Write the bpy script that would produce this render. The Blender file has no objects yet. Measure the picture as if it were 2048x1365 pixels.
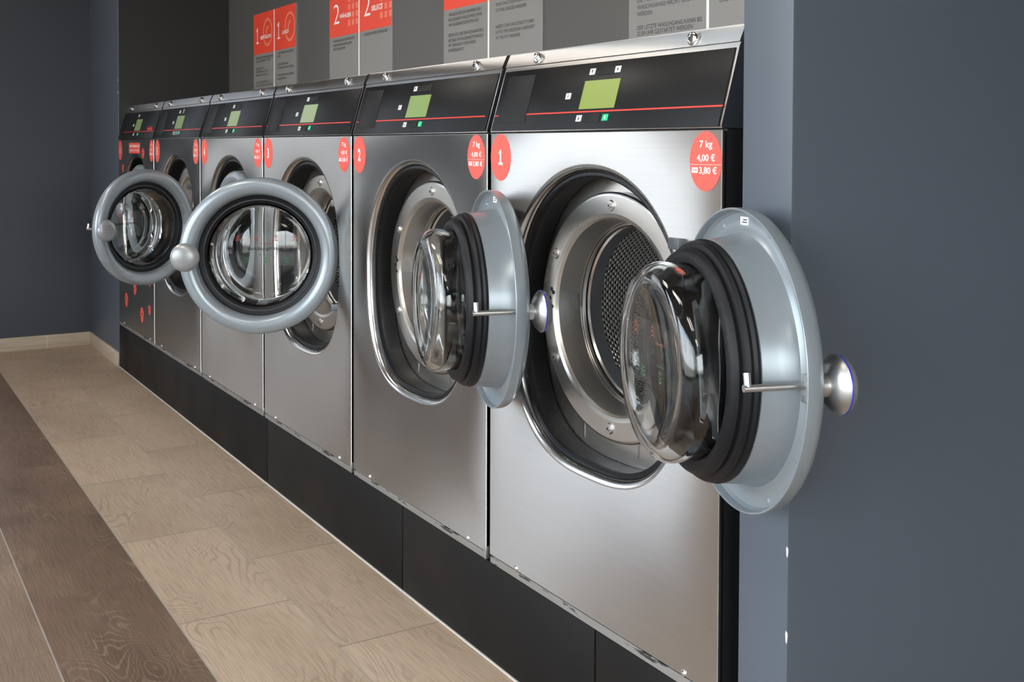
import bpy, bmesh, math, random
from mathutils import Vector, Matrix
random.seed(7)
C = bpy.context.scene.collection
PI = math.pi
W = 0.70           # pitch of the machine row
NICHE_Y = 0.538    # depth of the machine recess

# ------------------------------------------------------------------ materials
class NT:
    """small helper around one material's node tree"""
    def __init__(self, name):
        self.m = bpy.data.materials.new(name); self.m.use_nodes = True
        self.t = self.m.node_tree
        self.b = self.t.nodes['Principled BSDF']; self.out = self.t.nodes['Material Output']
    def n(self, typ, **kw):
        nd = self.t.nodes.new(typ)
        for k, v in kw.items(): setattr(nd, k, v)
        return nd
    def put(self, sock, v):
        if hasattr(v, 'is_linked') or isinstance(v, bpy.types.NodeSocket): self.t.links.new(v, sock)
        elif isinstance(v, (tuple, list)) and len(v) == 3 and sock.type == 'RGBA': sock.default_value = (*v, 1)
        else: sock.default_value = v
    def math(self, op, a, b=None, c=None):
        nd = self.n('ShaderNodeMath', operation=op)
        self.put(nd.inputs[0], a)
        if b is not None: self.put(nd.inputs[1], b)
        if c is not None: self.put(nd.inputs[2], c)
        return nd.outputs[0]
    def mix(self, f, a, b):
        nd = self.n('ShaderNodeMix', data_type='RGBA')
        self.put(nd.inputs[0], f); self.put(nd.inputs[6], a); self.put(nd.inputs[7], b)
        return nd.outputs[2]
    def noise(self, vec, scale, detail=3, rough=.5, dist=0):
        nd = self.n('ShaderNodeTexNoise')
        if vec is not None: self.put(nd.inputs['Vector'], vec)
        nd.inputs['Scale'].default_value = scale; nd.inputs['Detail'].default_value = detail
        nd.inputs['Roughness'].default_value = rough; nd.inputs['Distortion'].default_value = dist
        return nd.outputs['Fac']
    def comb(self, x, y, z):
        nd = self.n('ShaderNodeCombineXYZ')
        for i, v in enumerate((x, y, z)): self.put(nd.inputs[i], v)
        return nd.outputs[0]
    def sep(self, v):
        nd = self.n('ShaderNodeSeparateXYZ'); self.put(nd.inputs[0], v); return nd.outputs
    def obj(self): return self.n('ShaderNodeTexCoord').outputs['Object']
    def uv(self): return self.n('ShaderNodeTexCoord').outputs['UV']
    def ramp(self, f, lo, hi, a=0.0, b=1.0):
        nd = self.n('ShaderNodeMapRange'); self.put(nd.inputs[0], f)
        for i, v in enumerate((lo, hi, a, b)): nd.inputs[i + 1].default_value = v
        return nd.outputs[0]
    def bump(self, h, strength=.1, dist=.001):
        nd = self.n('ShaderNodeBump'); nd.inputs['Strength'].default_value = strength
        nd.inputs['Distance'].default_value = dist; self.put(nd.inputs['Height'], h)
        self.put(self.b.inputs['Normal'], nd.outputs[0])
    def set(self, **kw):
        for k, v in kw.items(): self.put(self.b.inputs[k.replace('_', ' ')], v)
        return self

def plain(name, col, rough=.5, metal=0., **kw):
    t = NT(name); t.set(Base_Color=col, Roughness=rough, Metallic=metal, **kw)
    v = t.noise(t.obj(), 5, 1)
    t.put(t.b.inputs['Roughness'], t.ramp(v, .3, .7, rough * .9, min(1, rough * 1.1)))
    return t.m

def paint(name, col, rough=.45):
    t = NT(name); o = t.obj()
    f = t.noise(o, 1.1, 4)
    t.set(Base_Color=t.mix(t.ramp(f, .3, .7), tuple(c * .94 for c in col), tuple(c * 1.06 for c in col)), Roughness=rough)
    t.bump(t.noise(o, 260, 2), .12, .0006)
    return t.m

def steel(name, col=(.56, .545, .53), rough=.31, aniso=1.):
    t = NT(name); o = t.obj(); s = t.sep(o)
    grain = t.noise(t.comb(t.math('MULTIPLY', s[0], 3.), t.math('MULTIPLY', s[1], 3.), t.math('MULTIPLY', s[2], 900.)), 1., 2)
    smudge = t.noise(o, 5, 5, .6)
    t.set(Base_Color=t.mix(t.ramp(grain, .2, .8), tuple(c * .93 for c in col), tuple(min(1, c * 1.05) for c in col)),
          Metallic=1., Anisotropic=aniso,
          Roughness=t.math('ADD', t.ramp(smudge, .3, .75, rough * .9, rough * 1.1), t.ramp(grain, .2, .8, -.02, .02)))
    tg = t.n('ShaderNodeTangent', direction_type='UV_MAP'); tg.uv_map = 'UVMap'
    t.put(t.b.inputs['Tangent'], tg.outputs[0])
    return t.m

M = {}
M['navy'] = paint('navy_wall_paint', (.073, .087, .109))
M['navy_shaded'] = paint('shaded_navy_wall_paint', (.027, .032, .043))  # the navy paint again, the left wall's shade put into the colour
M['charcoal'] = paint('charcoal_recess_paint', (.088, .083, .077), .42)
M['recess_shaded'] = paint('shaded_recess_paint', (.016, .0153, .0148), .48)  # recess paint darkened: shade on the side wall put into the colour
M['white_ceil'] = paint('grey_ceiling_paint', (.34, .335, .33), .7)
M['beige'] = paint('warm_beige_wall_paint', (.66, .50, .37), .6)
M['steel'] = steel('brushed_stainless_steel')
M['steel_fine'] = steel('satin_stainless_trim', (.62, .60, .585), .34, 1.)
M['ring_steel'] = plain('satin_ring_steel', (.68, .655, .62), .30, 1.)
M['lip_steel'] = plain('rolled_edge_steel', (.62, .61, .6), .2, 1.)
M['chrome'] = plain('chrome', (.8, .8, .8), .08, 1.)
M['satin'] = plain('satin_metal', (.56, .55, .54), .36, 1.)
M['black_metal'] = plain('black_coated_steel', (.012, .012, .013), .45)
M['black_plinth'] = plain('black_plinth_board', (.0065, .0060, .0060), .52, Specular_IOR_Level=.16)
M["rubber"] = plain("black_rubber", (.008, .008, .0095), .45, Specular_IOR_Level=.22)
M['console'] = plain('black_console_film', (.007, .0066, .0070), .36, Specular_IOR_Level=.17)
M['patch'] = plain('black_tape', (.0095, .009, .0095), .5, Specular_IOR_Level=.22)
M['grey_tape'] = plain('grey_tape', (.16, .16, .17), .45)
M['silver'] = plain('silver_grey_plastic', (.268, .300, .325), .29, .35)
M['red'] = plain('coral_red_vinyl', (.78, .085, .06), .4)
M['sign_red'] = plain('orange_red_print', (.74, .062, .030), .45)
M['sign_icon'] = plain('pale_orange_print', (.80, .20, .12), .45)
M['sign_grey'] = plain('grey_print', (.215, .205, .195), .5)
M['sign_text'] = plain('dark_grey_print', (.055, .052, .050), .5)
M['white'] = plain('white_print', (.82, .80, .76), .45)
M['red_line'] = plain('red_line_print', (.62, .035, .022), .4)
M['black_print'] = plain('black_print', (.012, .012, .014), .5)
M['orange_print'] = plain('orange_print', (.42, .085, .045), .5)
M['green_print'] = plain('green_print', (.035, .21, .085), .5)
M['key_white'] = plain('white_key', (.66, .65, .63), .4)
M['blue'] = plain('blue_band', (.02, .03, .42), .35)
M['cap_grey'] = plain('light_grey_plastic', (.30, .305, .31), .32, .35)
M['hinge_grey'] = plain('grey_cast_metal', (.115, .125, .135), .42, .4)
t = NT('zinc_rail_with_black_residue'); s = t.sep(t.obj())
nz_ = t.ramp(t.noise(t.comb(t.math('MULTIPLY', s[0], 9.), s[1], t.math('MULTIPLY', s[2], 60.)), 1.1, 4, .6), .57, .62)
t.set(Base_Color=t.mix(nz_, (.40, .395, .385), (.012, .012, .012)), Roughness=.45, Metallic=t.math('SUBTRACT', .9, t.math('MULTIPLY', nz_, .9)))
M['zinc'] = t.m
M['zinc_plain'] = plain('zinc_bracket', (.45, .46, .45), .4, .9)
M['silicone'] = plain('white_sealant', (.50, .48, .44), .6)
M['frame_dark'] = plain('dark_window_frame', (.03, .032, .035), .4)

def emis(name, col, strength, base=None):
    t = NT(name); t.set(Base_Color=base or col, Roughness=.3, Emission_Color=col)
    f = t.noise(t.obj(), 14, 2)
    t.put(t.b.inputs['Emission Strength'], t.ramp(f, .2, .8, strength * .95, strength * 1.05))
    return t.m
LCD = [((.165, .215, .014), .95), ((.13, .20, .045), .95), ((.145, .185, .082), .95), ((.13, .165, .072), .9), ((.085, .115, .048), .9), ((.062, .088, .030), .9)]
for i, (c, s) in enumerate(LCD): M['lcd%d' % i] = emis('lit_display_%s' % 'abcdef'[i], c, s, (.07, .09, .045))
M['key_green'] = emis('lit_green_key', (.0, .52, .20), .45, (.0, .3, .12))

t = NT('clear_glass'); t.set(Base_Color=(.97, .985, .98), Roughness=0., IOR=1.46); t.b.inputs['Transmission Weight'].default_value = 1.
M['glass'] = t.m
def window_pane(name, tint):
    t = NT(name); t.t.nodes.remove(t.b)
    tr = t.n('ShaderNodeBsdfTransparent'); tr.inputs[0].default_value = (*tint, 1)
    gl = t.n('ShaderNodeBsdfGlossy'); gl.inputs['Roughness'].default_value = .02
    fr = t.n('ShaderNodeFresnel'); fr.inputs[0].default_value = 1.5
    mx = t.n('ShaderNodeMixShader'); t.put(mx.inputs[0], fr.outputs[0])
    t.t.links.new(tr.outputs[0], mx.inputs[1]); t.t.links.new(gl.outputs[0], mx.inputs[2])
    t.t.links.new(mx.outputs[0], t.out.inputs[0])
    return t.m
M['pane'] = window_pane('window_glass', (.95, .97, .97))
M['pane_soft'] = window_pane('light_dimming_glass', (.78, .80, .81))  # tint added to weaken the window's reflection in the steel
M['pane_grey'] = window_pane('strong_dimming_glass', (.40, .40, .40))  # heavier tint, added to keep the second window's reflection dim

t = NT('clear_film_with_slight_haze'); t.t.nodes.remove(t.b)
_tr = t.n('ShaderNodeBsdfTransparent'); _df = t.n('ShaderNodeBsdfTranslucent'); _df.inputs[0].default_value = (.75, .75, .77, 1)
_d2 = t.n('ShaderNodeBsdfDiffuse'); _d2.inputs[0].default_value = (.75, .75, .77, 1)
_m1 = t.n('ShaderNodeMixShader'); t.t.links.new(_df.outputs[0], _m1.inputs[1]); t.t.links.new(_d2.outputs[0], _m1.inputs[2])
_m2 = t.n('ShaderNodeMixShader'); t.put(_m2.inputs[0], t.ramp(t.noise(t.obj(), 8, 2), .3, .7, .07, .11)); t.t.links.new(_tr.outputs[0], _m2.inputs[1]); t.t.links.new(_m1.outputs[0], _m2.inputs[2])
t.t.links.new(_m2.outputs[0], t.out.inputs[0]); M['film'] = t.m
# perforated drum sheet: alternating dimples and holes, from the mesh's own UV (metres)
t = NT('perforated_drum_steel'); s = t.sep(t.uv()); k = 2 * PI / .0125
v = t.math('MULTIPLY', t.math('SINE', t.math('MULTIPLY', s[0], k)), t.math('SINE', t.math('MULTIPLY', s[1], k)))
hole = t.ramp(v, .12, .34)
t.set(Base_Color=t.mix(hole, (.70, .68, .66), (.01, .01, .01)), Roughness=.27, Metallic=t.math('SUBTRACT', 1., hole))
t.bump(v, .9, .0016)
M['perf'] = t.m
# ribbed rubber lining of the door opening
t = NT('ribbed_black_rubber'); s = t.sep(t.uv())
t.set(Base_Color=(.007, .007, .0085), Roughness=.40, Specular_IOR_Level=.3); t.bump(t.math('SINE', t.math('MULTIPLY', s[0], 2 * PI / .006)), .14, .0006)
M['ribbed'] = t.m

# wood-look floor tiles, rows along x
def wood_tiles():
    t = NT('wood_look_floor_tiles'); s = t.sep(t.obj())
    v = t.math('DIVIDE', t.math('ADD', t.math('MULTIPLY', s[1], -1.), .0162), .2612)
    row = t.math('FLOOR', v); fv = t.math('FRACT', v)
    par = t.math('MODULO', t.math('ADD', row, 40.), 2.)
    u = t.math('ADD', t.math('DIVIDE', t.math('ADD', s[0], .907), .5755), t.math('MULTIPLY', par, .4965))
    col = t.math('FLOOR', u); fu = t.math('FRACT', u)
    wn = t.n('ShaderNodeTexWhiteNoise', noise_dimensions='2D'); t.put(wn.inputs['Vector'], t.comb(row, col, 0.))
    rnd = wn.outputs['Value']; rs = t.sep(wn.outputs['Color'])
    off = t.math('MULTIPLY', rnd, 37.)
    gx = t.math('ADD', s[0], off); gy = t.math('ADD', s[1], t.math('MULTIPLY', rs[1], 19.))
    # cathedral grain: contour lines of a stretched, smooth height field
    h = t.noise(t.comb(t.math('MULTIPLY', gx, 2.0), t.math('MULTIPLY', gy, 7.5), 0.), 1., 2, .30, .35)
    ring = t.math('SINE', t.math('MULTIPLY', h, 230.))
    ring = t.ramp(ring, .45, 1.)
    fibre = t.noise(t.comb(t.math('MULTIPLY', gx, 9.), t.math('MULTIPLY', gy, 330.), 0.), 1., 3)
    mask = t.ramp(t.noise(t.comb(t.math('MULTIPLY', gx, 3.), t.math('MULTIPLY', gy, 7.), 3.), 1., 2), .44, .66)
    blot = t.noise(t.comb(t.math('MULTIPLY', gx, 2.), t.math('MULTIPLY', gy, 4.), 9.), 1., 3)
    light = t.mix(t.ramp(blot, .3, .7), (.400, .292, .203), (.510, .388, .282))
    light = t.mix(t.math('MULTIPLY', t.math('MULTIPLY', ring, mask), .52), light, (.235, .165, .113))
    light = t.mix(t.ramp(fibre, .42, .72, 0., .62), light, (.26, .185, .128))
    dark = t.mix(t.ramp(blot, .3, .75), (.112, .066, .040), (.222, .140, .090))
    dark = t.mix(t.math('MULTIPLY', t.math('MULTIPLY', ring, mask), .58), dark, (.32, .225, .155))
    dark = t.mix(t.ramp(fibre, .42, .72, 0., .62), dark, (.065, .043, .031))
    mid = t.mix(.5, dark, light)
    is_light = t.math('LESS_THAN', row, 1.5)
    is_mid = t.math('MULTIPLY', t.math('GREATER_THAN', row, 2.5), t.math('LESS_THAN', t.math('MODULO', row, 4.), 3.5))
    c = t.mix(is_light, t.mix(t.math('MULTIPLY', is_mid, .45), dark, mid), light)
    br = t.ramp(rs[2], 0, 1, .95, 1.05)
    c2 = t.n('ShaderNodeVectorMath', operation='SCALE'); t.put(c2.inputs[0], c); t.put(c2.inputs[3], br); c = c2.outputs[0]
    ju = t.math('LESS_THAN', t.math('MINIMUM', fu, t.math('SUBTRACT', 1., fu)), .0022)
    jv = t.math('LESS_THAN', t.math('MINIMUM', fv, t.math('SUBTRACT', 1., fv)), .0068)
    c = t.mix(ju, c, (.135, .105, .080)); c = t.mix(jv, c, (.33, .29, .245))
    rgh = t.ramp(fibre, .3, .7, .42, .56)
    t.set(Base_Color=c, Roughness=rgh)
    hgt = t.math('SUBTRACT', t.math('MULTIPLY', fibre, .25), t.math('MAXIMUM', ju, jv))
    t.bump(hgt, .35, .0012)
    return t.m
M['floor'] = wood_tiles()
def base_wood():
    t = NT('wood_look_skirting_tile'); s = t.sep(t.obj())
    l = t.math('ADD', s[0], s[1])
    f = t.noise(t.comb(t.math('MULTIPLY', l, 4.), t.math('MULTIPLY', s[2], 120.), 0.), 1., 3)
    c = t.mix(t.ramp(f, .3, .7), (.36, .285, .215), (.50, .41, .32))
    j = t.math('LESS_THAN', t.math('FRACT', t.math('DIVIDE', t.math('ADD', l, 5.0975), .5755)), .006)
    t.set(Base_Color=t.mix(j, c, (.6, .55, .48)), Roughness=.5)
    return t.m
M['skirt'] = base_wood()

# ------------------------------------------------------------------ mesh helpers
class MB:
    """collects shapes and links them as ONE mesh object"""
    def __init__(self): self.bm = bmesh.new(); self.uv = self.bm.loops.layers.uv.new('UVMap'); self.mats = []; self.uvset = set()
    def mi(self, m):
        if m not in self.mats: self.mats.append(m)
        return self.mats.index(m)
    def box(self, x0, x1, y0, y1, z0, z1, m, bev=0):
        r = bmesh.ops.create_cube(self.bm, size=1, matrix=Matrix.Translation(((x0+x1)/2, (y0+y1)/2, (z0+z1)/2)) @ Matrix.Diagonal((x1-x0, y1-y0, z1-z0, 1)))
        fs = set(f for v in r['verts'] for f in v.link_faces)
        for f in fs: f.material_index = self.mi(m)
        if bev:
            es = list(set(e for v in r['verts'] for e in v.link_edges))
            bmesh.ops.bevel(self.bm, geom=es, offset=bev, segments=2, affect='EDGES', profile=.5)
        return self
    def prism_x(self, prof, x0, x1, m):
        """closed (y,z) outline extruded along x"""
        a = [self.bm.verts.new((x0, y, z)) for y, z in prof]; b = [self.bm.verts.new((x1, y, z)) for y, z in prof]
        n = len(prof); fs = [self.bm.faces.new(a), self.bm.faces.new(list(reversed(b)))]
        for i in range(n): fs.append(self.bm.faces.new((a[i], b[i], b[(i+1) % n], a[(i+1) % n])))
        for f in fs: f.material_index = self.mi(m)
        bmesh.ops.recalc_face_normals(self.bm, faces=fs)
        return self
    def lathe(self, prof, m, c=(0, 0, 0), seg=96, closed=True, support=True, mats=None):
        """(r, y) outline turned about the y axis through c; mats may give a material per outline segment"""
        if mats is None and support:                        # tight support loops keep long flats flat
            q = []; n = len(prof)
            for i in range(n):
                q.append(prof[i])
                if i == n - 1 and not closed: break
                a, b = prof[i], prof[(i + 1) % n]; d = math.dist(a, b)
                if d > .005:
                    k = .0006 / d
                    q += [(a[0] + (b[0]-a[0])*k, a[1] + (b[1]-a[1])*k), (a[0] + (b[0]-a[0])*(1-k), a[1] + (b[1]-a[1])*(1-k))]
            prof = q
        n = len(prof); rings = []
        for r, y in prof:
            if r < 1e-6:
                v = self.bm.verts.new((c[0], c[1] + y, c[2])); rings.append([v] * seg)
            else:
                rings.append([self.bm.verts.new((c[0] + r * math.cos(2*PI*i/seg), c[1] + y, c[2] + r * math.sin(2*PI*i/seg))) for i in range(seg)])
        fs = []
        L = [0.]
        for i in range(1, n): L.append(L[-1] + math.dist(prof[i], prof[i-1]))
        for a in range(n if closed else n - 1):
            b = (a + 1) % n
            if prof[a][0] < 1e-6 and prof[b][0] < 1e-6: continue
            rm = max(prof[a][0], prof[b][0])
            for i in range(seg):
                j = (i + 1) % seg
                vs = [rings[a][i], rings[a][j], rings[b][j], rings[b][i]]
                uvs = [(2*PI*i/seg*rm, L[a]), (2*PI*(i+1)/seg*rm, L[a]), (2*PI*(i+1)/seg*rm, L[b] if b else L[a]), (2*PI*i/seg*rm, L[b] if b else L[a])]
                q = [];  qu = []
                for v, w in zip(vs, uvs):
                    if v not in q: q.append(v); qu.append(w)
                if len(q) < 3: continue
                try: f = self.bm.faces.new(q)
                except ValueError: continue
                f.smooth = True; f.material_index = self.mi(mats[a] if mats else m)
                for lp, w in zip(f.loops, qu): lp[self.uv].uv = w
                fs.append(f); self.uvset.add(f)
        bmesh.ops.recalc_face_normals(self.bm, faces=fs)
        return self
    def cyl(self, p0, p1, r, m, seg=24, r2=None):
        p0, p1 = Vector(p0), Vector(p1); d = p1 - p0
        q = d.to_track_quat('Z', 'Y').to_matrix().to_4x4()
        rr = bmesh.ops.create_cone(self.bm, cap_ends=True, segments=seg, radius1=r, radius2=r if r2 is None else r2, depth=d.length,
                                   matrix=Matrix.Translation((p0 + p1) / 2) @ q)
        for f in set(f for v in rr['verts'] for f in v.link_faces):
            f.material_index = self.mi(m); f.smooth = len(f.verts) == 4
        return self
    def slab(self, pts, y0, y1, m):
        """closed (x,z) outline given thickness from y0 (front) to y1"""
        a = [self.bm.verts.new((x, y0, z)) for x, z in pts]; b = [self.bm.verts.new((x, y1, z)) for x, z in pts]
        n = len(pts); fs = [self.bm.faces.new(a), self.bm.faces.new(list(reversed(b)))]
        for i in range(n): fs.append(self.bm.faces.new((a[i], b[i], b[(i+1) % n], a[(i+1) % n])))
        for f in fs: f.material_index = self.mi(m)
        bmesh.ops.recalc_face_normals(self.bm, faces=fs)
        return self
    def ell(self, cx, cz, rx, rz, y0, y1, m, seg=48):
        return self.slab([(cx + rx*math.cos(2*PI*i/seg), cz + rz*math.sin(2*PI*i/seg)) for i in range(seg)], y0, y1, m)
    def text(self, s, x0, z, h, m, y, width=None, align='l', bold=0., ex=.0003, lean=0.):
        """lettering in the xz plane facing -y; h = cap height, width squeezes the line to fit"""
        cu = bpy.data.curves.new('tmp_text', 'FONT'); cu.body = s; cu.size = h / .70; cu.offset = bold * h * 1.05; cu.resolution_u = 3; cu.fill_mode = 'FRONT'
        o = bpy.data.objects.new('tmp_text', cu); C.objects.link(o)
        dg = bpy.context.evaluated_depsgraph_get(); dg.update()
        me = bpy.data.meshes.new_from_object(o.evaluated_get(dg))
        xs = [v.co.x for v in me.vertices]
        if xs:
            a, b = min(xs), max(xs); k = width / (b - a) if width else 1.
            base = x0 - (a * k if align == 'l' else (a + b) / 2 * k if align == 'c' else b * k)
            vs = [self.bm.verts.new((base + v.co.x * k + lean * v.co.y, y, z + v.co.y)) for v in me.vertices]
            for p in me.polygons:
                try: f = self.bm.faces.new([vs[i] for i in p.vertices])
                except ValueError: continue
                f.material_index = self.mi(m)
                f.normal_update()
                if f.normal.y > 0: f.normal_flip()
        bpy.data.objects.remove(o); bpy.data.meshes.remove(me); bpy.data.curves.remove(cu)
        return self
    def shift(self, v): bmesh.ops.translate(self.bm, vec=v, verts=self.bm.verts); return self
    def xform(self, mt): bmesh.ops.transform(self.bm, matrix=mt, verts=self.bm.verts); return self
    def build(self, name, parent=None, loc=(0, 0, 0), sharp=35):
        for f in self.bm.faces:                       # UV u = height, v = length: brushed metal runs level
            if f in self.uvset: continue
            for lp in f.loops: lp[self.uv].uv = (lp.vert.co.z, lp.vert.co.x + lp.vert.co.y)
        me = bpy.data.meshes.new(name); self.bm.to_mesh(me); self.bm.free()
        for m in self.mats: me.materials.append(m)
        if sharp:
            me.set_sharp_from_angle(angle=math.radians(sharp))
        o = bpy.data.objects.new(name, me); C.objects.link(o); o.location = loc
        if parent: o.parent = parent
        return o
def tag(o, label, cat, group=None):
    o['label'] = label; o['category'] = cat
    if group: o['group'] = group
    return o
def empty(name, loc):
    o = bpy.data.objects.new(name, None); C.objects.link(o); o.location = loc; o.empty_display_size = .1; return o
def struct(o): o['kind'] = 'structure'; return o
def add_copy(src, parent, loc):
    c = src.copy(); C.objects.link(c); c.parent = parent; c.location = loc; return c

# ------------------------------------------------------------------ the room
LX, RX, FY, BY, CZ = -4.885, 5.6, -4.14, 2.2, 2.95
PX0, PX1 = .036, .135            # partition beside the nearest machine
NX0 = -4.198                     # left side of the machine recess
struct(MB().box(LX - .2, RX + .2, FY - .2, BY + .2, -.1, 0, M['floor']).build('floor'))
struct(MB().box(LX - .2, RX + .2, FY - .2, BY + .2, CZ, CZ + .1, M['white_ceil']).build('ceiling'))
struct(MB().box(PX0, PX1, 0, BY, 0, CZ, M['navy'], .003).build('wall_partition'))
struct(MB().box(LX, NX0, 0, NICHE_Y + .1, 0, CZ, M['navy'], .003).build('wall_left_pier'))
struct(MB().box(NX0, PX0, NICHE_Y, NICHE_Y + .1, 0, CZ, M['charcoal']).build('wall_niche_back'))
struct(MB().box(NX0, NX0 + .004, .004, NICHE_Y, 0, CZ, M['recess_shaded']).build('wall_niche_left'))  # thin facing that carries the shaded colour
struct(MB().box(PX1, RX + .2, BY, BY + .15, 0, CZ, M['navy']).build('wall_back'))

chip = plain('bare_plaster_chip', (.62, .62, .60), .7)
for o_, lst in ((bpy.data.objects['wall_partition'], ((.1335, .492, .0016, .0075), (.1336, .370, .0018, .0085), (.1342, .922, .0012, .005))), (bpy.data.objects['wall_left_pier'], ((NX0 - .004, 1.318, .003, .006), (NX0 - .003, 1.377, .0025, .004)))):
    for cx_c, cz_c, rx_c, rz_c in lst:
        MB().slab([(cx_c + rx_c*math.cos(2*PI*i/9)*(1 + .3*math.sin(i*2.3)), cz_c + rz_c*math.sin(2*PI*i/9)*(1 + .25*math.cos(i*1.7))) for i in range(9)], -.0006, .001, chip).build('paint_chip', o_)

def wall_with_windows(name, axis, pos, thick, a0, a1, wins, mat, first, pane_mats):
    """wall along y (axis 'x') or along x (axis 'y') with openings (a0,a1,z0,z1); frames and panes fill them"""
    b = MB(); cur = a0
    def put(bb, p, q, z0, z1, m, t0, t1, bev=0):
        if axis == 'x': bb.box(t0, t1, p, q, z0, z1, m, bev)
        else: bb.box(p, q, t0, t1, z0, z1, m, bev)
    lo, hi = min(pos, pos + thick), max(pos, pos + thick)
    for (p, q, z0, z1) in wins:
        if p > cur: put(b, cur, p, 0, CZ, mat, lo, hi)
        if z0 > 0: put(b, p, q, 0, z0, mat, lo, hi)
        if z1 < CZ: put(b, p, q, z1, CZ, mat, lo, hi)
        cur = q
    if cur < a1: put(b, cur, a1, 0, CZ, mat, lo, hi)
    struct(b.build(name))
    mid = (lo + hi) / 2
    for i, (p, q, z0, z1) in enumerate(wins):
        fr = MB(); w = .05
        for (pp, qq, za, zb) in ((p, p + w, z0, z1), (q - w, q, z0, z1), (p + w, q - w, z0, z0 + w), (p + w, q - w, z1 - w, z1)):
            put(fr, pp, qq, za, zb, M['frame_dark'], mid - .03, mid + .03)
        n = max(1, round((q - p) / 1.3))
        for k in range(1, n):
            c = p + (q - p) * k / n; put(fr, c - .025, c + .025, z0 + w, z1 - w, M['frame_dark'], mid - .03, mid + .03)
        f = struct(fr.build('window_%d' % (first + i)))
        pn = MB(); put(pn, p + w, q - w, z0 + w, z1 - w, pane_mats[i], mid - .004, mid + .004)
        pn.build('pane', f)
wall_with_windows('wall_left', 'x', LX - .15, .15, FY, NICHE_Y, [(-3.93, -2.60, .03, 2.65), (-1.72, -.62, .03, 2.3)], M['navy_shaded'], 1, [M['pane_soft'], M['pane_grey']])
wall_with_windows('wall_right', 'x', RX, .15, FY, BY, [(-3.9, -.1, .35, 2.5)], M['navy'], 3, [M['pane']])
wall_with_windows('wall_front', 'y', FY - .15, .15, LX - .15, RX + .15, [(-3.0, 5.0, .12, 2.75)], M['beige'], 4, [M['pane']])

struct(MB().box(LX, LX + .012, -1.9, -.010, 0, .0705, M['skirt'], .0015).build('baseboard_left'))
struct(MB().box(LX + .0, NX0, -.010, 0, 0, .0705, M['skirt'], .0015).build('baseboard_pier'))
struct(MB().box(NX0 + .002, PX0, -.0036, 0., 0, .003, M['silicone']).build('trim_1'))

# ------------------------------------------------------------------ plinth under the machines
seams = [(-4.192, -2.069, 'long black plinth board at the far end, below machines 6, 5 and 4'),
         (-2.065, -1.104, 'black plinth board below machine 3, between two upright seams'),
         (-1.100, -.326, 'black plinth board with fine drip lines below machine 2'),
         (-.322, .034, 'short black plinth board nearest the viewer, below the right half of machine 1')]
for a, b, lab in seams:
    tag(MB().box(a, b, 0, .5, 0, .2045, M['black_plinth'], .002).build('plinth_board', loc=(0, 0, 0)), lab, 'plinth', 'plinth boards under the machines')

# ------------------------------------------------------------------ washing machine
HW = .3425      # half width
Z0 = .205       # underside
OC = .765       # height of the opening's centre
def opening(n=120):
    pts = []
    for i in range(n):
        a = 2*PI*i/n; c, s = math.cos(a), math.sin(a)
        ex, bb = (2.08, .2535) if s >= 0 else (2.75, .2825)
        aa = .2495
        pts.append((aa * math.copysign(abs(c) ** (2/ex), c), OC + bb * math.copysign(abs(s) ** (2/ex), s)))
    return pts
def inset(pts, d):
    """moves a closed outline inwards (d>0) by a distance"""
    n = len(pts); out = []
    for i in range(n):
        (x0, z0), (x1, z1) = pts[i-1], pts[(i+1) % n]
        tx, tz = x1 - x0, z1 - z0; l = math.hypot(tx, tz)
        out.append((pts[i][0] - tz / l * d, pts[i][1] + tx / l * d))
    return out
def loft(b, loops, m, smooth=True, uvscale=True):
    """loops = list of lists of (x,y,z); quads between neighbours"""
    rows = [[b.bm.verts.new(p) for p in lp] for lp in loops]; n = len(loops[0]); fs = []
    for a in range(len(rows) - 1):
        for i in range(n):
            j = (i + 1) % n
            f = b.bm.faces.new((rows[a][i], rows[a][j], rows[a+1][j], rows[a+1][i])); f.smooth = smooth; f.material_index = b.mi(m)
            f.normal_update(); fs.append(f)
            if uvscale:
                for lp, w in zip(f.loops, ((i*.0137, a*.01), ((i+1)*.0137, a*.01), ((i+1)*.0137, (a+1)*.01), (i*.0137, (a+1)*.01))): lp[b.uv].uv = w
                b.uvset.add(f)
    return rows, fs
def make_front_panel(parent):
    b = MB(); P = opening(); zt, zb, T = 1.0895, .2215, .006
    rect = []
    for x, z in P:                                     # project each rim point outwards onto the panel's edge
        dx, dz = x, z - OC
        k = min(HW / abs(dx) if abs(dx) > 1e-9 else 1e9, ((zt - OC) if dz > 0 else (OC - zb)) / abs(dz) if abs(dz) > 1e-9 else 1e9)
        rect.append((dx * k, OC + dz * k))
    for cx, cz in ((HW, zt), (-HW, zt), (-HW, zb), (HW, zb)):   # snap the nearest point to each corner
        i = min(range(len(rect)), key=lambda i: (rect[i][0]-cx)**2 + (rect[i][1]-cz)**2); rect[i] = (cx, cz)
    prof = [(-.015, 0.), (-.010, .0008), (-.006, .0028), (-.0025, .0065), (-.0005, .0115), (0., .017)]
    loops = [[(x, T, z) for x, z in rect], [(x, .0012, z) for x, z in rect], [(x * .9965, 0, OC + (z - OC) * .9975) for x, z in rect]]
    q = inset(P, -.015); loops.append([(x, 0, z) for x, z in q])
    rows, fs = loft(b, loops, M['steel'], False, False)
    lip = [[(x, y, z) for x, z in inset(P, d)] for d, y in prof]
    loft(b, lip, M['lip_steel'], True, False)
    bmesh.ops.remove_doubles(b.bm, verts=b.bm.verts, dist=1e-6)
    bmesh.ops.recalc_face_normals(b.bm, faces=b.bm.faces)
    return b.build('front_panel', parent)
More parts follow.
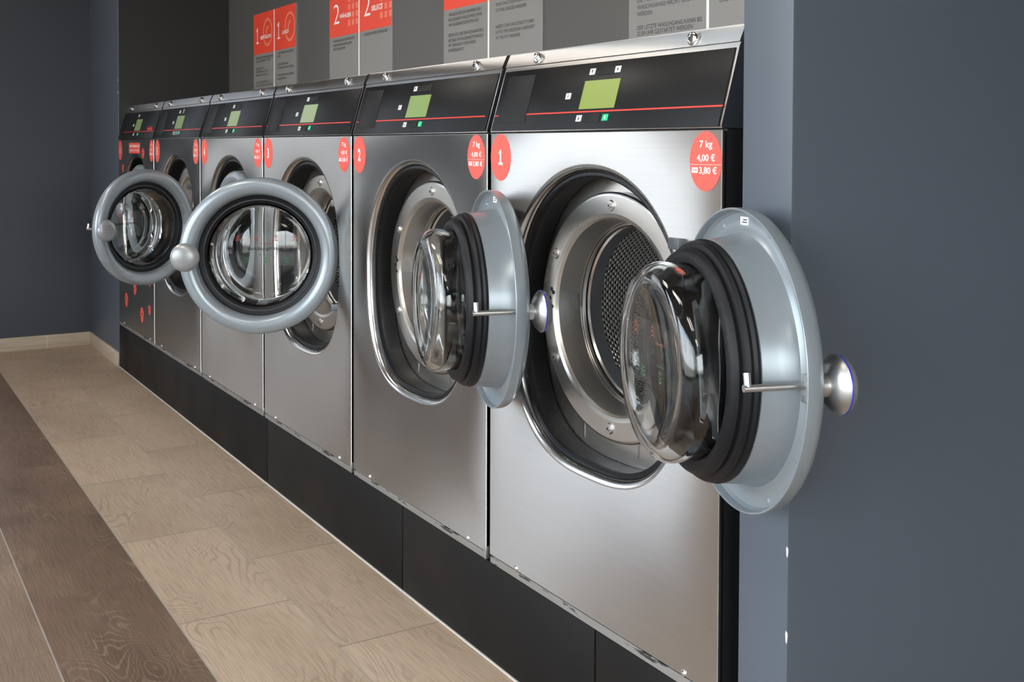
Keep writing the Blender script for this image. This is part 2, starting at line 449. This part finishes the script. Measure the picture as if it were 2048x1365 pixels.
def make_seal(parent):
    b = MB(); P = opening()
    prof = [(.0005, .0125), (.006, .0115), (.010, .0145), (.011, .020), (.009, .028), (.006, .034), (.0065, .066), (.004, .0685), (.0005, .0685), (.0005, .030)]
    loops = [[(x, y, z) for x, z in inset(P, d)] for d, y in prof]; loops.append(loops[0])
    loft(b, loops, M['ribbed']); bmesh.ops.remove_doubles(b.bm, verts=b.bm.verts, dist=1e-6)
    bmesh.ops.recalc_face_normals(b.bm, faces=b.bm.faces)
    return b.build('opening_seal', parent)
RC = .755       # height of the drum axis
def make_dish(parent):
    """pressed sheet behind the opening: side wall, rounded corner, flat back with the hole for the drum"""
    b = MB(); P = opening()
    loops = [[(x, y, z) for x, z in inset(P, d)] for d, y in ((-.001, .0690), (.017, .0690))]
    n = len(P)
    loops.append([(.212 * math.cos(2*PI*i/n), .069, RC + .212 * math.sin(2*PI*i/n)) for i in range(n)])
    loft(b, loops, M['ring_steel'], True, False)
    for x in (-.105, .06):                                   # upright welded seams below the ring
        b.box(x - .0012, x + .0012, .0672, .0692, .51, .545, M['lip_steel'])
    o = b.build('door_recess', parent)
    return o
def make_ring(parent):
    b = MB()
    b.lathe([(.2265, .0685), (.2275, .056), (.225, .0515), (.221, .050), (.188, .050), (.181, .052), (.178, .058), (.174, .078), (.170, .100), (.170, .106), (.182, .106), (.200, .0685)], M['ring_steel'], (0, 0, RC), 120)
    for x, z in ((-.236 + .045, RC + .030), (-.186, RC + .024), (-.196, RC + .012), (-.190, RC - .004)):   # latch holes
        b.cyl((x, .0495, z), (x, .052, z), .0042, M['black_metal'], 16)
    o = b.build('front_ring', parent)
    m = MB().lathe([(0, -.0055), (.0045, -.0055), (.0048, -.003), (.0085, -.0028), (.0105, 0.), (.0105, .001), (0, .001)], M['satin'], seg=20, closed=False)
    m.cyl((0, -.0058, 0), (0, -.0052, 0), .0026, M['black_metal'], 6)
    bolt = None
    for k in range(6):
        a = PI/2 + k*PI/3; loc = (.2025*math.cos(a), .0495, RC + .2025*math.sin(a))
        if bolt is None: bolt = m.build('bolt', o, loc)
        else: add_copy(bolt, o, loc)
    return o
def make_drum(parent):
    b = MB()
    b.lathe([(.1695, .107), (.1655, .107), (.164, .112), (.166, .118), (.163, .122), (.1625, .150), (.168, .153)], M['ring_steel'], (0, 0, RC), 96, closed=False,
            mats=[M['lip_steel'], M['lip_steel'], M['rubber'], M['lip_steel'], M['hinge_grey'], M['hinge_grey'], M['hinge_grey']])
    b.lathe([(.163, .151), (.215, .153), (.236, .165), (.240, .185), (.240, .430), (.232, .445), (.20, .450), (.05, .450), (0, .452)], M['perf'], (0, 0, RC), 96, closed=False)
    return b.build('drum', parent)

# door: modelled shut, hinge axis at the origin, centre E to its left; y points into the machine
E, R = .2256, .2115
def chevrons(b, cx, cz, up, m, y, s=1.):
    for k in range(3):
        z = cz + (k - 1) * .0058 * s; d = 1 if up else -1; w, t, h = .0062*s, .0021*s, .0044*s
        b.slab([(cx - w, z - d*h/2), (cx, z + d*h/2), (cx + w, z - d*h/2), (cx + w, z - d*h/2 + d*t), (cx, z + d*h/2 + d*t), (cx - w, z - d*h/2 + d*t)], y, y + .0003, m)
def make_door(parent, angle, name='door'):
    c = (-E, 0, 0)
    b = MB()
    KS = .2115 / .2135
    b.lathe(support=False, prof=[(r * KS, y) for r, y in [(.1665, .014), (.1675, .006), (.171, -.002), (.178, -.0075), (.188, -.0105), (.198, -.0095), (.2065, -.0055), (.2115, -.0005), (.2135, .0055),
             (.2135, .0195), (.2128, .0204), (.2108, .0204), (.2100, .0192), (.2090, .010), (.205, .0055), (.196, .0040), (.185, .0055), (.1775, .0105), (.1735, .021), (.1712, .038),
             (.1695, .0585), (.1645, .060), (.160, .058), (.160, .022)]], m=M['silver'], c=c, seg=128)
    for k in range(8):
        a = PI/8 + k*PI/4; p = (c[0] + .195*math.cos(a), .0040, .195*math.sin(a))
        b.cyl(p, (p[0], .0058, p[2]), .0065, M['silver'], 18, .0055)
    o = b.build(name, parent, (.2356, .0229, .7670)); o.rotation_euler = (0, 0, math.radians(angle))
    MB().lathe([(.1665, .013), (.160, .0185), (.1525, .0195), (.1515, .0208), (.150, .0208), (.149, .0195), (.1455, .0205), (.1418, .0240), (.1410, .046), (.160, .046), (.161, .022)], M['rubber'], c, 112,
               mats=[M['rubber']]*3 + [M['hinge_grey']] + [M['rubber']]*7).build('rubber_surround', o)
    MB().lathe([(.1605, .0575), (.1675, .0605), (.1680, .0640), (.1645, .0680), (.1660, .0725), (.1630, .0775), (.1560, .0800), (.1575, .0850), (.1540, .0910), (.1480, .0945), (.1400, .0945), (.1355, .0915), (.1355, .0575)],
               M['rubber'], c, 112, support=False).build('door_gasket', o)
    outer = [(.1402, .0270), (.1392, .0440), (.1350, .0570), (.1350, .090), (.1345, .100), (.1350, .108), (.1370, .117), (.1378, .124), (.1365, .133), (.1325, .1405), (.1255, .1465), (.1165, .1490), (.1080, .1475), (.1010, .1455), (.0940, .1425), (.0800, .1392), (.0500, .1343), (.0250, .1322), (.0, .1315)]
    inner = [(.0, .1265), (.0250, .1272), (.0500, .1294), (.0800, .1343), (.0940, .1376), (.1010, .1400), (.1080, .1422), (.1165, .1430), (.1225, .1405), (.1280, .1350), (.1312, .1290), (.1318, .123), (.1310, .117), (.1295, .108), (.1290, .100), (.1290, .0640), (.1318, .0500), (.1362, .0270)]
    MB().lathe(outer + inner, M['glass'], c, 128, support=False).build('glass_bowl', o, sharp=60)
    L = MB(); A = MB(); y = .1250; cx = -E
    L.text('Befüllung/Filling', cx, .004, .0082, M['black_print'], y, .098, 'c', .012)
    L.text('Öffnen', cx, .0205, .0042, M['orange_print'], y, .034, 'c')
    L.text('Füllen', cx, -.0105, .0042, M['green_print'], y, .034, 'c')
    for dx in (-.078, -.026, .027, .079): chevrons(A, cx + dx, .036, True, M['orange_print'], y, 1.0)
    for dx in (-.055, 0, .058): chevrons(A, cx + dx, -.023, False, M['green_print'], y, 1.0)
    F = MB(); nx, nz = 16, 9
    g = [[F.bm.verts.new((cx - .080 + .160*i/nx, y + .0005, -.040 + .092*j/nz)) for i in range(nx + 1)] for j in range(nz + 1)]
    for j in range(nz):
        for i in range(nx): q = F.bm.faces.new((g[j][i], g[j][i+1], g[j+1][i+1], g[j+1][i])); q.smooth = True; q.material_index = F.mi(M['film'])
    for b_ in (L, A, F):                                      # follow the dished end of the bowl
        for v in b_.bm.verts: v.co.y += 1.20 * ((v.co.x - cx)**2 + v.co.z**2)
    L.build('lettering', o, sharp=0); A.build('arrow_marks', o, sharp=0); F.build('print_film', o, sharp=0)
    kx = -E - .1880
    MB().lathe([(0, .002), (.0150, .002), (.0145, -.0160), (.0165, -.0172), (.0240, -.0195), (.0310, -.0235), (.0362, -.0285), (.0378, -.0305), (.0382, -.0312), (.0382, -.0332), (.0372, -.0342), (.0350, -.0395), (.0300, -.0445), (.019, -.0480), (0, -.0495)],
               M['satin'], (kx, 0, 0), 56, closed=False, mats=[M['satin']]*8 + [M['blue']] + [M['cap_grey']]*6).build('knob', o)
    p = MB().cyl((kx + .004, .004, 0), (kx + .004, .092, 0), .0048, M['satin'], 20)
    p.cyl((kx + .004, .0865, 0), (kx + .0075, .0865, .0185), .0046, M['satin'], 16)
    p.cyl((kx + .004, .0040, 0), (kx + .004, .0110, 0), .0150, M['cap_grey'], 28)
    p.box(kx - .004, kx + .012, .004, .011, -.022, -.012, M['satin'], .001)
    p.build('latch_pin', o)
    for z in (.142, -.142):
        h = MB().box(-.034, .0135, .007, .0265, z - .0095, z + .0095, M['hinge_grey'], .002)
        h.cyl((0, .017, z - .024), (0, .017, z + .024), .0055, M['hinge_grey'], 16)
        h.build('hinge', o)
    lb = MB().box(-E - .012, -E + .012, .0040, .0060, .187, .1985, M['white'])
    for zz, w in ((.1945, .012), (.1910, .015)): lb.box(-E - .009, -E - .009 + w, .0060, .0062, zz - .0008, zz + .0008, M['black_print'])
    lb.build('rating_label', o); o.children[-1]['label'] = 'small white rating label'
    return o

TILT = math.atan2(.036, .123)
CON = Matrix.Translation((0, -.0036, 1.0905)) @ Matrix.Rotation(-TILT, 4, 'X')      # console face: x along, z up the slope, -y outwards
def make_console(parent, idx):
    hs = MB().prism_x([(.0002, 1.0925), (-.0010, 1.0965), (.0350, 1.2200), (.0375, 1.2245), (.49, 1.2245), (.49, 1.0925)], -HW, HW, M['steel_fine']).build('console_housing', parent)
    b = MB().box(-.3365, .3365, -.0014, .001, .0045, .1305, M['console'], .0006).xform(CON); plate = b.build('control_plate', parent)
    sx = -.007 if idx == 2 else 0.004 if idx == 1 else 0.
    x0, x1, y0, y1 = (-.0455 + sx, .0595 + sx, .0420, .0955)
    MB().box(x0, x1, -.0024, -.0012, y0, y1, M['lcd%d' % (idx - 1)]).xform(CON).build('display', plate)
    ln = MB(); has_patch = idx != 6
    if has_patch: ln.box(-.3345, -.3205, -.0019, -.0012, .0350, .0372, M['red_line'])
    ln.box(-.216 if has_patch else -.25, .338 if idx == 1 else .325, -.0019, -.0012, .0355, .0382, M['red_line'])
    ln.xform(CON).build('red_stripe', plate)
    if has_patch: MB().box(-.3165, -.2165, -.0020, -.0010, .0195, .1185, M['patch'], .0003).xform(CON).build('black_patch', plate)
    else:                                                    # small red wordmark, too small to read
        mk = MB()
        for i in range(7): mk.ell(.205 + i*.012, .047 + (.003 if i in (0, 3, 5) else 0), .0062, .0062 + (.003 if i in (0, 3, 5) else 0), -.0019, -.0012, M['red_line'], 14)
        mk.xform(CON).build('wordmark', plate)
    def key(kx, kz, m, glyph):
        k = MB().box(kx - .0082, kx + .0082, -.0026, -.0012, kz - .0060, kz + .0060, m, .0005)
        gm = M['black_print'] if m is not M['key_green'] else M['key_white']
        if glyph == 'i': k.box(kx - .0008, kx + .0008, -.0029, -.0026, kz - .003, kz + .0022, gm); k.box(kx - .0008, kx + .0008, -.0029, -.0026, kz + .0028, kz + .0042, gm)
        elif glyph == 'v': k.slab([(kx - .003, kz), (kx + .003, kz), (kx, kz - .0038)], -.0029, -.0026, gm); k.box(kx - .0007, kx + .0007, -.0029, -.0026, kz, kz + .0035, gm)
        elif glyph == '^': k.slab([(kx - .003, kz + .0002), (kx + .003, kz + .0002), (kx, kz + .004)], -.0029, -.0026, gm); k.box(kx - .0007, kx + .0007, -.0029, -.0026, kz - .0035, kz, gm)
        else: k.box(kx - .0025, kx + .0015, -.0029, -.0026, kz - .0005, kz + .0012, gm); k.slab([(kx - .001, kz - .004), (kx + .0025, kz + .0008), (kx, kz + .0035)], -.0029, -.0026, gm)
        k.xform(CON).build('key', plate)
    key(-.030 + sx, .1128, M['key_white'], '^'); key(-.089 + sx, .0685, M['key_white'], 'i'); key(-.038 + sx, .0245, M['key_white'], 'v'); key(.041 + sx, .0248, M['key_green'], 'v')
    if idx == 1: key(.0492, .1130, M['key_white'], 'f')
    tp, t2 = MB(), MB()
    if idx == 5:
        tp.box(-.032, .026, -.0030, -.0014, .0165, .0325, M['grey_tape'], .0006); t2.box(.012, .034, -.0030, -.0014, .1050, .1230, M['grey_tape'], .0006)
    else:
        tp.box(-.0235 + sx, .0245 + sx, -.0022, -.0012, .0165, .0330, M['patch'], .0003); t2.box(-.016 + sx, (.036 if idx == 1 else .052) + sx, -.0022, -.0012, .1050, .1205, M['patch'], .0003)
    tp.xform(CON).build('tape_cover', plate); t2.xform(CON).build('tape_cover', plate)
    cap = MB().prism_x([(.0345, 1.2255), (.0455, 1.2500), (.0485, 1.2530), (.490, 1.2530), (.490, 1.2255)], -HW, HW, M['steel_fine']).build('top_cap', parent)
    for lx in (-.2225, .2345):
        l = MB().lathe([(0, -.0110), (.0045, -.0110), (.0048, -.0095), (.0085, -.0095), (.0108, -.0080), (.0115, -.0050), (.0100, 0.), (.0100, .004), (0, .004)], M['chrome'], seg=28, closed=False)
        l.cyl((0, -.0113, 0), (0, -.0105, 0), .0022, M['black_print'], 10)
        l.build('lock', cap, (lx, .0400, 1.2375))
DISC = {1: (-.3035, .3065), 2: (-.3045, .2975), 3: (-.3035, .2945), 4: (-.2995, .2960), 5: (-.2935, .2870), 6: (-.3040, .3050)}
def make_discs(parent, idx):
    nx, px = DISC[idx]; zc = 1.0415
    d = MB().ell(nx, zc, .0385, .0470, -.0005, .0002, M['red']).build('number_disc', parent)
    nb = MB()
    if idx == 1: one(nb, nx, zc - .0150, .0300, .0165, .0048, M['white'], -.0007); nb.build('numeral', d, sharp=0)
    else: nb.text(str(idx), nx, zc - .0150, .0300, M['white'], -.0007, {1: .0135}.get(idx, .0165), 'c', .035).build('numeral', d, sharp=0)
    p = MB().ell(px, zc, .0365, .0465, -.0005, .0002, M['red']).build('price_disc', parent)
    t = MB()
    t.text('7 kg', px + .001, zc + .0215, .0105, M['white'], -.0007, .0290, 'c', .02)
    t.text('4,00 €', px + .001, zc + .0005, .0100, M['white'], -.0007, .0410, 'c', .02)
    t.text('3,80 €', px + .0060, zc - .0190, .0100, M['white'], -.0007, .0395, 'c', .02)
    t.box(px - .0355, px + .0355, -.0007, -.0005, zc - .0053, zc - .0049, M['white'])
    t.box(px - .0310, px - .0175, -.0007, -.0005, zc - .0182, zc - .0098, M['white'])
    t.box(px - .0285, px - .0255, -.0008, -.0007, zc - .0150, zc - .0130, M['red']); t.box(px - .0240, px - .0195, -.0008, -.0007, zc - .0145, zc - .0125, M['red'])
    t.build('price_lettering', p, sharp=0)
def one(b, cx, z, h, w, t, m, y, lean=0.):
    """a figure one with a flag and a foot"""
    P = [(-t/2, t), (-w/2, t), (-w/2, 0), (w/2, 0), (w/2, t), (t/2, t), (t/2, h), (-t*.35, h), (-w*.46, h - h*.20), (-w*.30, h - h*.20 - t*.75), (-t/2, h - h*.14)]
    b.slab([(cx + x + lean * q, z + q) for x, q in P], y, y + .0003, m)
def paw(b, x, z, s, rot=0):
    def e(dx, dz, rx, rz):
        c, sn = math.cos(rot), math.sin(rot)
        b.ell(x + (dx*c - dz*sn)*s, z + (dx*sn + dz*c)*s, rx*s, rz*s, -.0006, .0002, M['red'], 20)
    e(0, -.2, .34, .30); e(-.42, .16, .13, .2); e(-.16, .40, .14, .22); e(.16, .40, .14, .22); e(.42, .16, .13, .2)
def make_machine(idx, label, door_angle):
    cx = -(idx - .5) * W
    root = empty('washing_machine', (cx, 0, 0)); tag(root, label, 'washing machine', 'washing machines in the row')
    b = MB()                                                  # cabinet: sides, back, top, bottom and the face behind the panel
    b.box(-HW + .001, -HW + .006, .012, .488, Z0, 1.0915, M['black_metal']); b.box(HW - .006, HW - .001, .012, .488, Z0, 1.0915, M['black_metal'])
    b.box(-HW + .006, HW - .006, .480, .488, Z0, 1.0915, M['black_metal']); b.box(-HW + .006, HW - .006, .012, .480, Z0, Z0 + .006, M['black_metal'])
    b.box(-HW + .006, HW - .006, .012, .480, 1.0855, 1.0915, M['black_metal'])
    b.build('cabinet', root)
    make_front_panel(root); make_seal(root); make_dish(root); make_ring(root); make_drum(root); make_console(root, idx); make_discs(root, idx)
    rl = MB().prism_x([(.0015, Z0 + .0002), (-.0005, Z0 + .0010), (-.0005, .2205), (.0110, .2205), (.0110, Z0 + .0002)], -HW + .004, HW - .004, M['zinc']).build('bottom_rail', root)
    MB().box(HW - .006, HW + .001, -.001, .012, Z0 + .0005, .232, M['zinc_plain'], .0006).build('corner_bracket', root)
    for sx in (-.239, .265):
        MB().lathe([(0, -.0035), (.003, -.0033), (.0052, -.0015), (.0056, 0.), (.0056, .001), (0, .001)], M['chrome'], seg=16, closed=False).build('screw', rl, (sx, -.0002, .2265))
    for s in (1, -1):
        MB().box(.200, .2455, .030, .0500, .767 + s*.142 - .030, .767 + s*.142 - .0125, M['hinge_grey'], .002).build('hinge_bracket', root)
    make_door(root, door_angle)
    if idx == 6:
        pl = MB().box(-.118, .092, -.0006, .0002, 1.0285, 1.0760, M['red']).build('animal_plate', root); pl['label'] = 'red plate with white lettering'
        tx = MB(); tx.text('NUR TIERDECKEN', -.012, 1.0560, .0110, M['white'], -.0008, .190, 'c', .03); tx.text('ANIMAL COVERS', -.012, 1.0365, .0100, M['white'], -.0008, .190, 'c'); tx.build('plate_lettering', pl, sharp=0)
        for x, z, s, r in ((-.19, .338, .058, .1), (-.016, .408, .048, -.2), (.117, .307, .060, .15), (.255, .348, .038, 0), (-.248, .954, .034, .2), (.151, 1.027, .040, -.1), (.262, .470, .03, 0)):
            q = MB(); paw(q, x, z, s, r); q.build('paw_sticker', root)
    return root
make_machine(1, 'stainless steel washing machine 1, nearest the viewer, door swung wide over the wall edge', 161.6)
make_machine(2, 'stainless steel washing machine 2, door swung back over the front of machine 1', 163.7)
make_machine(3, 'stainless steel washing machine 3, its round door half open and facing the viewer', 62.8)
make_machine(4, 'stainless steel washing machine 4, mostly hidden behind the open door of machine 3', 2.0)
make_machine(5, 'dark reflecting washing machine 5, second from the far end, round door standing open', 112.4)
make_machine(6, 'farthest washing machine 6, with red paw stickers and a red plate on its front', 2.0)

# ------------------------------------------------------------------ signs on the recess wall
SY = NICHE_Y
class Columns:
    """sends each shape to the left or the right column of a sign"""
    def __init__(self, xm): self.xm = xm; self.a = MB(); self.b = MB()
    def at(self, x): return self.a if x < self.xm else self.b
    def text(self, s, x0, *r, **k): self.at(x0).text(s, x0, *r, **k)
    def slab(self, pts, *r): self.at(pts[0][0]).slab(pts, *r)
    def box(self, x0, *r): self.at(x0).box(x0, *r)
def sign(x0, xm, x1, ztop, zred, zbot, label, deco):
    root = empty('instruction_sign', ((x0 + x1) / 2, SY, zbot)); tag(root, label, 'sign', 'two-column instruction signs above the machines')
    ox, oz = -(x0 + x1) / 2, -zbot
    def part(b, name, sharp=0): b.shift((ox, 0, oz)); return b.build(name, root, sharp=sharp)
    y0 = -.006
    for nm, a, c in (('german_panel', x0, xm - .0042), ('english_panel', xm + .0042, x1)):
        part(MB().box(a, c, y0, 0, zbot, zred, M['sign_grey']).box(a, c, y0, 0, zred, ztop, M['sign_red']), nm)
    part(MB().box(xm - .0042, xm + .0042, y0 - .0006, 0, zbot, ztop, M['white']), 'white_divider')
    part(MB().box(x1, x1 + .004, y0 - .0003, 0, zbot, ztop, M['cap_grey']), 'edge_strip')
    t = Columns(xm); ic = Columns(xm); hd = Columns(xm); fg = Columns(xm); deco(t, ic, y0 - .0006, hd, fg)
    for b, nm in ((ic.a, 'pictogram'), (ic.b, 'pictogram'), (hd.a, 'headline'), (hd.b, 'headline'), (fg.a, 'figure'), (fg.b, 'figure'), (t.a, 'german_lettering'), (t.b, 'english_lettering')):
        if b.bm.verts: part(b, nm)
        else: b.bm.free()
    return root
H = .0105
def lines(t, y, x0, L, m='sign_text'):
    for z, x1, s in L: t.text(s, x0, z, H, M[m], y, x1 - x0)
def ring2(b, cx, cz, r0, r1, y, m, a0=0., a1=2*PI, n=48):
    o = [(cx + r1*math.cos(a0 + (a1-a0)*i/n), cz + r1*math.sin(a0 + (a1-a0)*i/n)) for i in range(n + 1)]
    i_ = [(cx + r0*math.cos(a0 + (a1-a0)*i/n), cz + r0*math.sin(a0 + (a1-a0)*i/n)) for i in range(n + 1)]
    for i in range(n): b.slab([o[i], o[i+1], i_[i+1], i_[i]], y, y + .0002, m)
def d1(t, ic, y, hd, fg):
    for cx, nx, word, wx0, wx1 in ((-3.597, -3.737, 'BEFÜLLEN', -3.691, -3.551), (-3.308, -3.449, 'LOAD', -3.402, -3.324)):
        one(fg, nx, 1.541, .074, .034, .0060, M['white'], y)
        hd.text(word, wx0, 1.558, .0150, M['white'], y - .0002, wx1 - wx0, 'l', .03)
        ring2(ic, cx, 1.584, .0525, .0650, y + .0002, M['sign_icon'])
        ring2(ic, cx + .012, 1.574, .026, .040, y + .0002, M['sign_icon'], 1.6, 3.6, 20)
    lines(t, y, -3.757, [(1.4685, -3.526, 'BELADEN SIE DIE WASCHMASCHINE'), (1.4535, -3.562, 'SCHLIESSEN SIE DIE TÜR'), (1.4190, -3.640, 'BITTE NICHT'), (1.4045, -3.590, 'ÜBERFÜLLEN, NACH'), (1.3890, -3.596, 'EINWURF WÄHLEN'),
                         (1.3550, -3.570, 'FLÜSSIGMITTEL IN'), (1.3400, -3.530, 'DAS FACH DER MASCHINE')])
    lines(t, y, -3.466, [(1.4725, -3.262, 'LOAD WASHING MACHINE UP'), (1.4565, -3.430, 'TO 75'), (1.4225, -3.330, 'CLOSE DOOR, AND'), (1.4060, -3.262, 'DO NOT OVERLOAD THE DRUM'), (1.3745, -3.262, 'ADD DETERGENT AND SOFTENER'), (1.3580, -3.350, 'IF REQUIRED')])
def keypad(ic, xs, y, z0):
    for r in range(5):
        for x in xs: ic.box(x - .0105, x + .0105, y + .0001, y + .0004, z0 + r*.0303, z0 + r*.0303 + .0215, M['sign_icon'])
def d2(t, ic, y, hd, fg):
    fg.text('2', -2.786, 1.543, .080, M['white'], y, .056, 'c', -.012); hd.text('WÄHLEN', -2.756, 1.562, .0155, M['white'], y - .0002, .110, 'l', .03); keypad(ic, (-2.661, -2.625, -2.589), y, 1.5265)
    fg.text('2', -2.495, 1.546, .080, M['white'], y, .056, 'c', -.012); hd.text('SELECT', -2.455, 1.561, .0180, M['white'], y - .0002, .098, 'l', .03); keypad(ic, (-2.370, -2.333, -2.296), y, 1.5265)
    lines(t, y, -2.819, [(1.4725, -2.610, 'WÄHLEN SIE DAS GEWÜNSCHTE'), (1.4560, -2.636, 'WASCHPROGRAMM AN DER'), (1.4400, -2.698, 'WASCHMASCHINE')])
    lines(t, y, -2.523, [(1.4740, -2.319, 'CHOOSE WATER TEMPERATURE')])
def d3(t, ic, y, hd, fg):
    lines(t, y, -1.860, [(1.4800, -1.654, 'WÄHLEN SIE DIE NUMMER DER'), (1.4640, -1.647, 'BELADENEN WASCHMASCHINE'), (1.4475, -1.668, 'AM KASSENAUTOMATEN AUS'), (1.4145, -1.642, 'BEZAHLEN SIE DEN GENANNTEN'), (1.3980, -1.640, 'BETRAG AM KASSENAUTOMATEN'), (1.3825, -1.685, 'MIT BARGELD ODER IHRER'), (1.3660, -1.761, 'KUNDENKARTE')])
    lines(t, y, -1.565, [(1.4810, -1.385, 'PUSH THE CASH POINT NR'), (1.4635, -1.396, 'OF THE LOADED WASHER'), (1.4150, -1.355, 'INSERT CASH OR LOYALTY CARD'), (1.3985, -1.352, 'UP TO THE NECESSARY AMOUNT'), (1.3820, -1.429, 'AT THE PAY MACHINE')])
def d4(t, ic, y, hd, fg):
    lines(t, y, -.890, [(1.4165, -.668, 'DIE TÜR KANN WÄHREND DES'), (1.4000, -.650, 'WASCHGANGS NICHT GEÖFFNET'), (1.3835, -.832, 'WERDEN'), (1.3500, -.654, 'DER LETZTE WASCHGANG KANN BIS'), (1.3360, -.685, '22:30 UHR GESTARTET WERDEN')])
    lines(t, y, -.596, [(1.3855, -.500, 'LAST CYCLE')])
sign(-3.793, -3.508, -3.2385, 1.679, 1.4915, 1.262, 'leftmost red and grey sign on the recess wall, with white figures 1 and drum rings', d1)
sign(-2.8585, -2.569, -2.284, 1.679, 1.4930, 1.262, 'red and grey instruction sign with a white 2 and keypad symbols, above machine 4', d2)
sign(-1.894, -1.608, -1.316, 1.679, 1.5020, 1.262, 'grey sign with dark paying instructions above machine 2, only its red lower edge in view', d3)
sign(-.923, -.635, -.352, 1.679, 1.5020, 1.262, 'all-grey text sign at the right, partly cut off by the wall edge above machine 1', d4)

# ------------------------------------------------------------------ daylight and lamps
w = bpy.data.worlds.new('daylight'); bpy.context.scene.world = w; w.use_nodes = True
nt = w.node_tree; bg = nt.nodes['Background']
tc = nt.nodes.new('ShaderNodeTexCoord'); sp = nt.nodes.new('ShaderNodeSeparateXYZ'); nt.links.new(tc.outputs['Generated'], sp.inputs[0])
rp = nt.nodes.new('ShaderNodeValToRGB'); mr = nt.nodes.new('ShaderNodeMapRange'); mr.inputs[1].default_value = -1; mr.inputs[2].default_value = 1
nt.links.new(sp.outputs[2], mr.inputs[0]); nt.links.new(mr.outputs[0], rp.inputs[0])
el = rp.color_ramp.elements; el[0].position = .0; el[0].color = (.20, .19, .18, 1); el[1].position = 1.; el[1].color = (.42, .58, .86, 1)
for p, c in ((.485, (.26, .25, .235, 1)), (.505, (.86, .89, .92, 1)), (.62, (.72, .82, .95, 1))):
    e = el.new(p); e.color = c
nz = nt.nodes.new('ShaderNodeTexNoise'); nz.inputs['Scale'].default_value = 3.2; nz.inputs['Detail'].default_value = 6; nt.links.new(tc.outputs['Generated'], nz.inputs['Vector'])
mc = nt.nodes.new('ShaderNodeMapRange'); mc.inputs[1].default_value = .48; mc.inputs[2].default_value = .62; nt.links.new(nz.outputs['Fac'], mc.inputs[0])
up = nt.nodes.new('ShaderNodeMath'); up.operation = 'GREATER_THAN'; up.inputs[1].default_value = .01; nt.links.new(sp.outputs[2], up.inputs[0])
mu = nt.nodes.new('ShaderNodeMath'); mu.operation = 'MULTIPLY'; nt.links.new(mc.outputs[0], mu.inputs[0]); nt.links.new(up.outputs[0], mu.inputs[1])
mx = nt.nodes.new('ShaderNodeMix'); mx.data_type = 'RGBA'; nt.links.new(mu.outputs[0], mx.inputs[0]); nt.links.new(rp.outputs[0], mx.inputs[6]); mx.inputs[7].default_value = (1., 1., 1., 1)
nt.links.new(mx.outputs[2], bg.inputs[0]); bg.inputs[1].default_value = 7.0

def lamp(name, loc, sx, sy, power, col, rot=(0, 0, 0)):
    l = bpy.data.lights.new(name, 'AREA'); l.shape = 'RECTANGLE'; l.size = sx; l.size_y = sy; l.energy = power; l.color = col
    o = bpy.data.objects.new(name, l); C.objects.link(o); o.location = loc; o.rotation_euler = rot; return o
for i, (x, y) in enumerate(((-3.2, -1.7), (-.9, -1.7), (1.4, -1.7), (3.7, -1.7))):
    lamp('ceiling_lamp', (x, y, CZ - .01), 1.2, .3, 16, (1., .93, .84))

# ------------------------------------------------------------------ camera
cam = bpy.data.cameras.new('camera'); co = bpy.data.objects.new('camera', cam); C.objects.link(co)
f, cx_, cy_, yaw, pit, rol = 2174.148, 1023.52, 351.553, math.radians(58.30234), math.radians(1.48963), math.radians(.20765)
fw = Vector((-math.sin(yaw)*math.cos(pit), math.cos(yaw)*math.cos(pit), -math.sin(pit)))
rt = Vector((math.cos(yaw), math.sin(yaw), 0)); upv = rt.cross(fw)
r2 = rt*math.cos(rol) + upv*math.sin(rol); u2 = -rt*math.sin(rol) + upv*math.cos(rol)
co.matrix_world = Matrix(((r2.x, u2.x, -fw.x, 1.22289), (r2.y, u2.y, -fw.y, -1.13251), (r2.z, u2.z, -fw.z, 1.06183), (0, 0, 0, 1)))
cam.sensor_width = 36; cam.sensor_fit = 'HORIZONTAL'; cam.lens = f * 36 / 2048
cam.shift_x = -(cx_ - 1024) / 2048; cam.shift_y = (cy_ - 682.5) / 2048
cam.clip_start = .02
sc = bpy.context.scene; sc.camera = co
sc.view_settings.view_transform = 'Standard'; sc.view_settings.look = 'None'; sc.view_settings.gamma = 1; sc.view_settings.use_curve_mapping = False
sc.view_settings.exposure = .62
sc.cycles.max_bounces = 14; sc.cycles.transmission_bounces = 12; sc.cycles.glossy_bounces = 6; sc.cycles.diffuse_bounces = 4
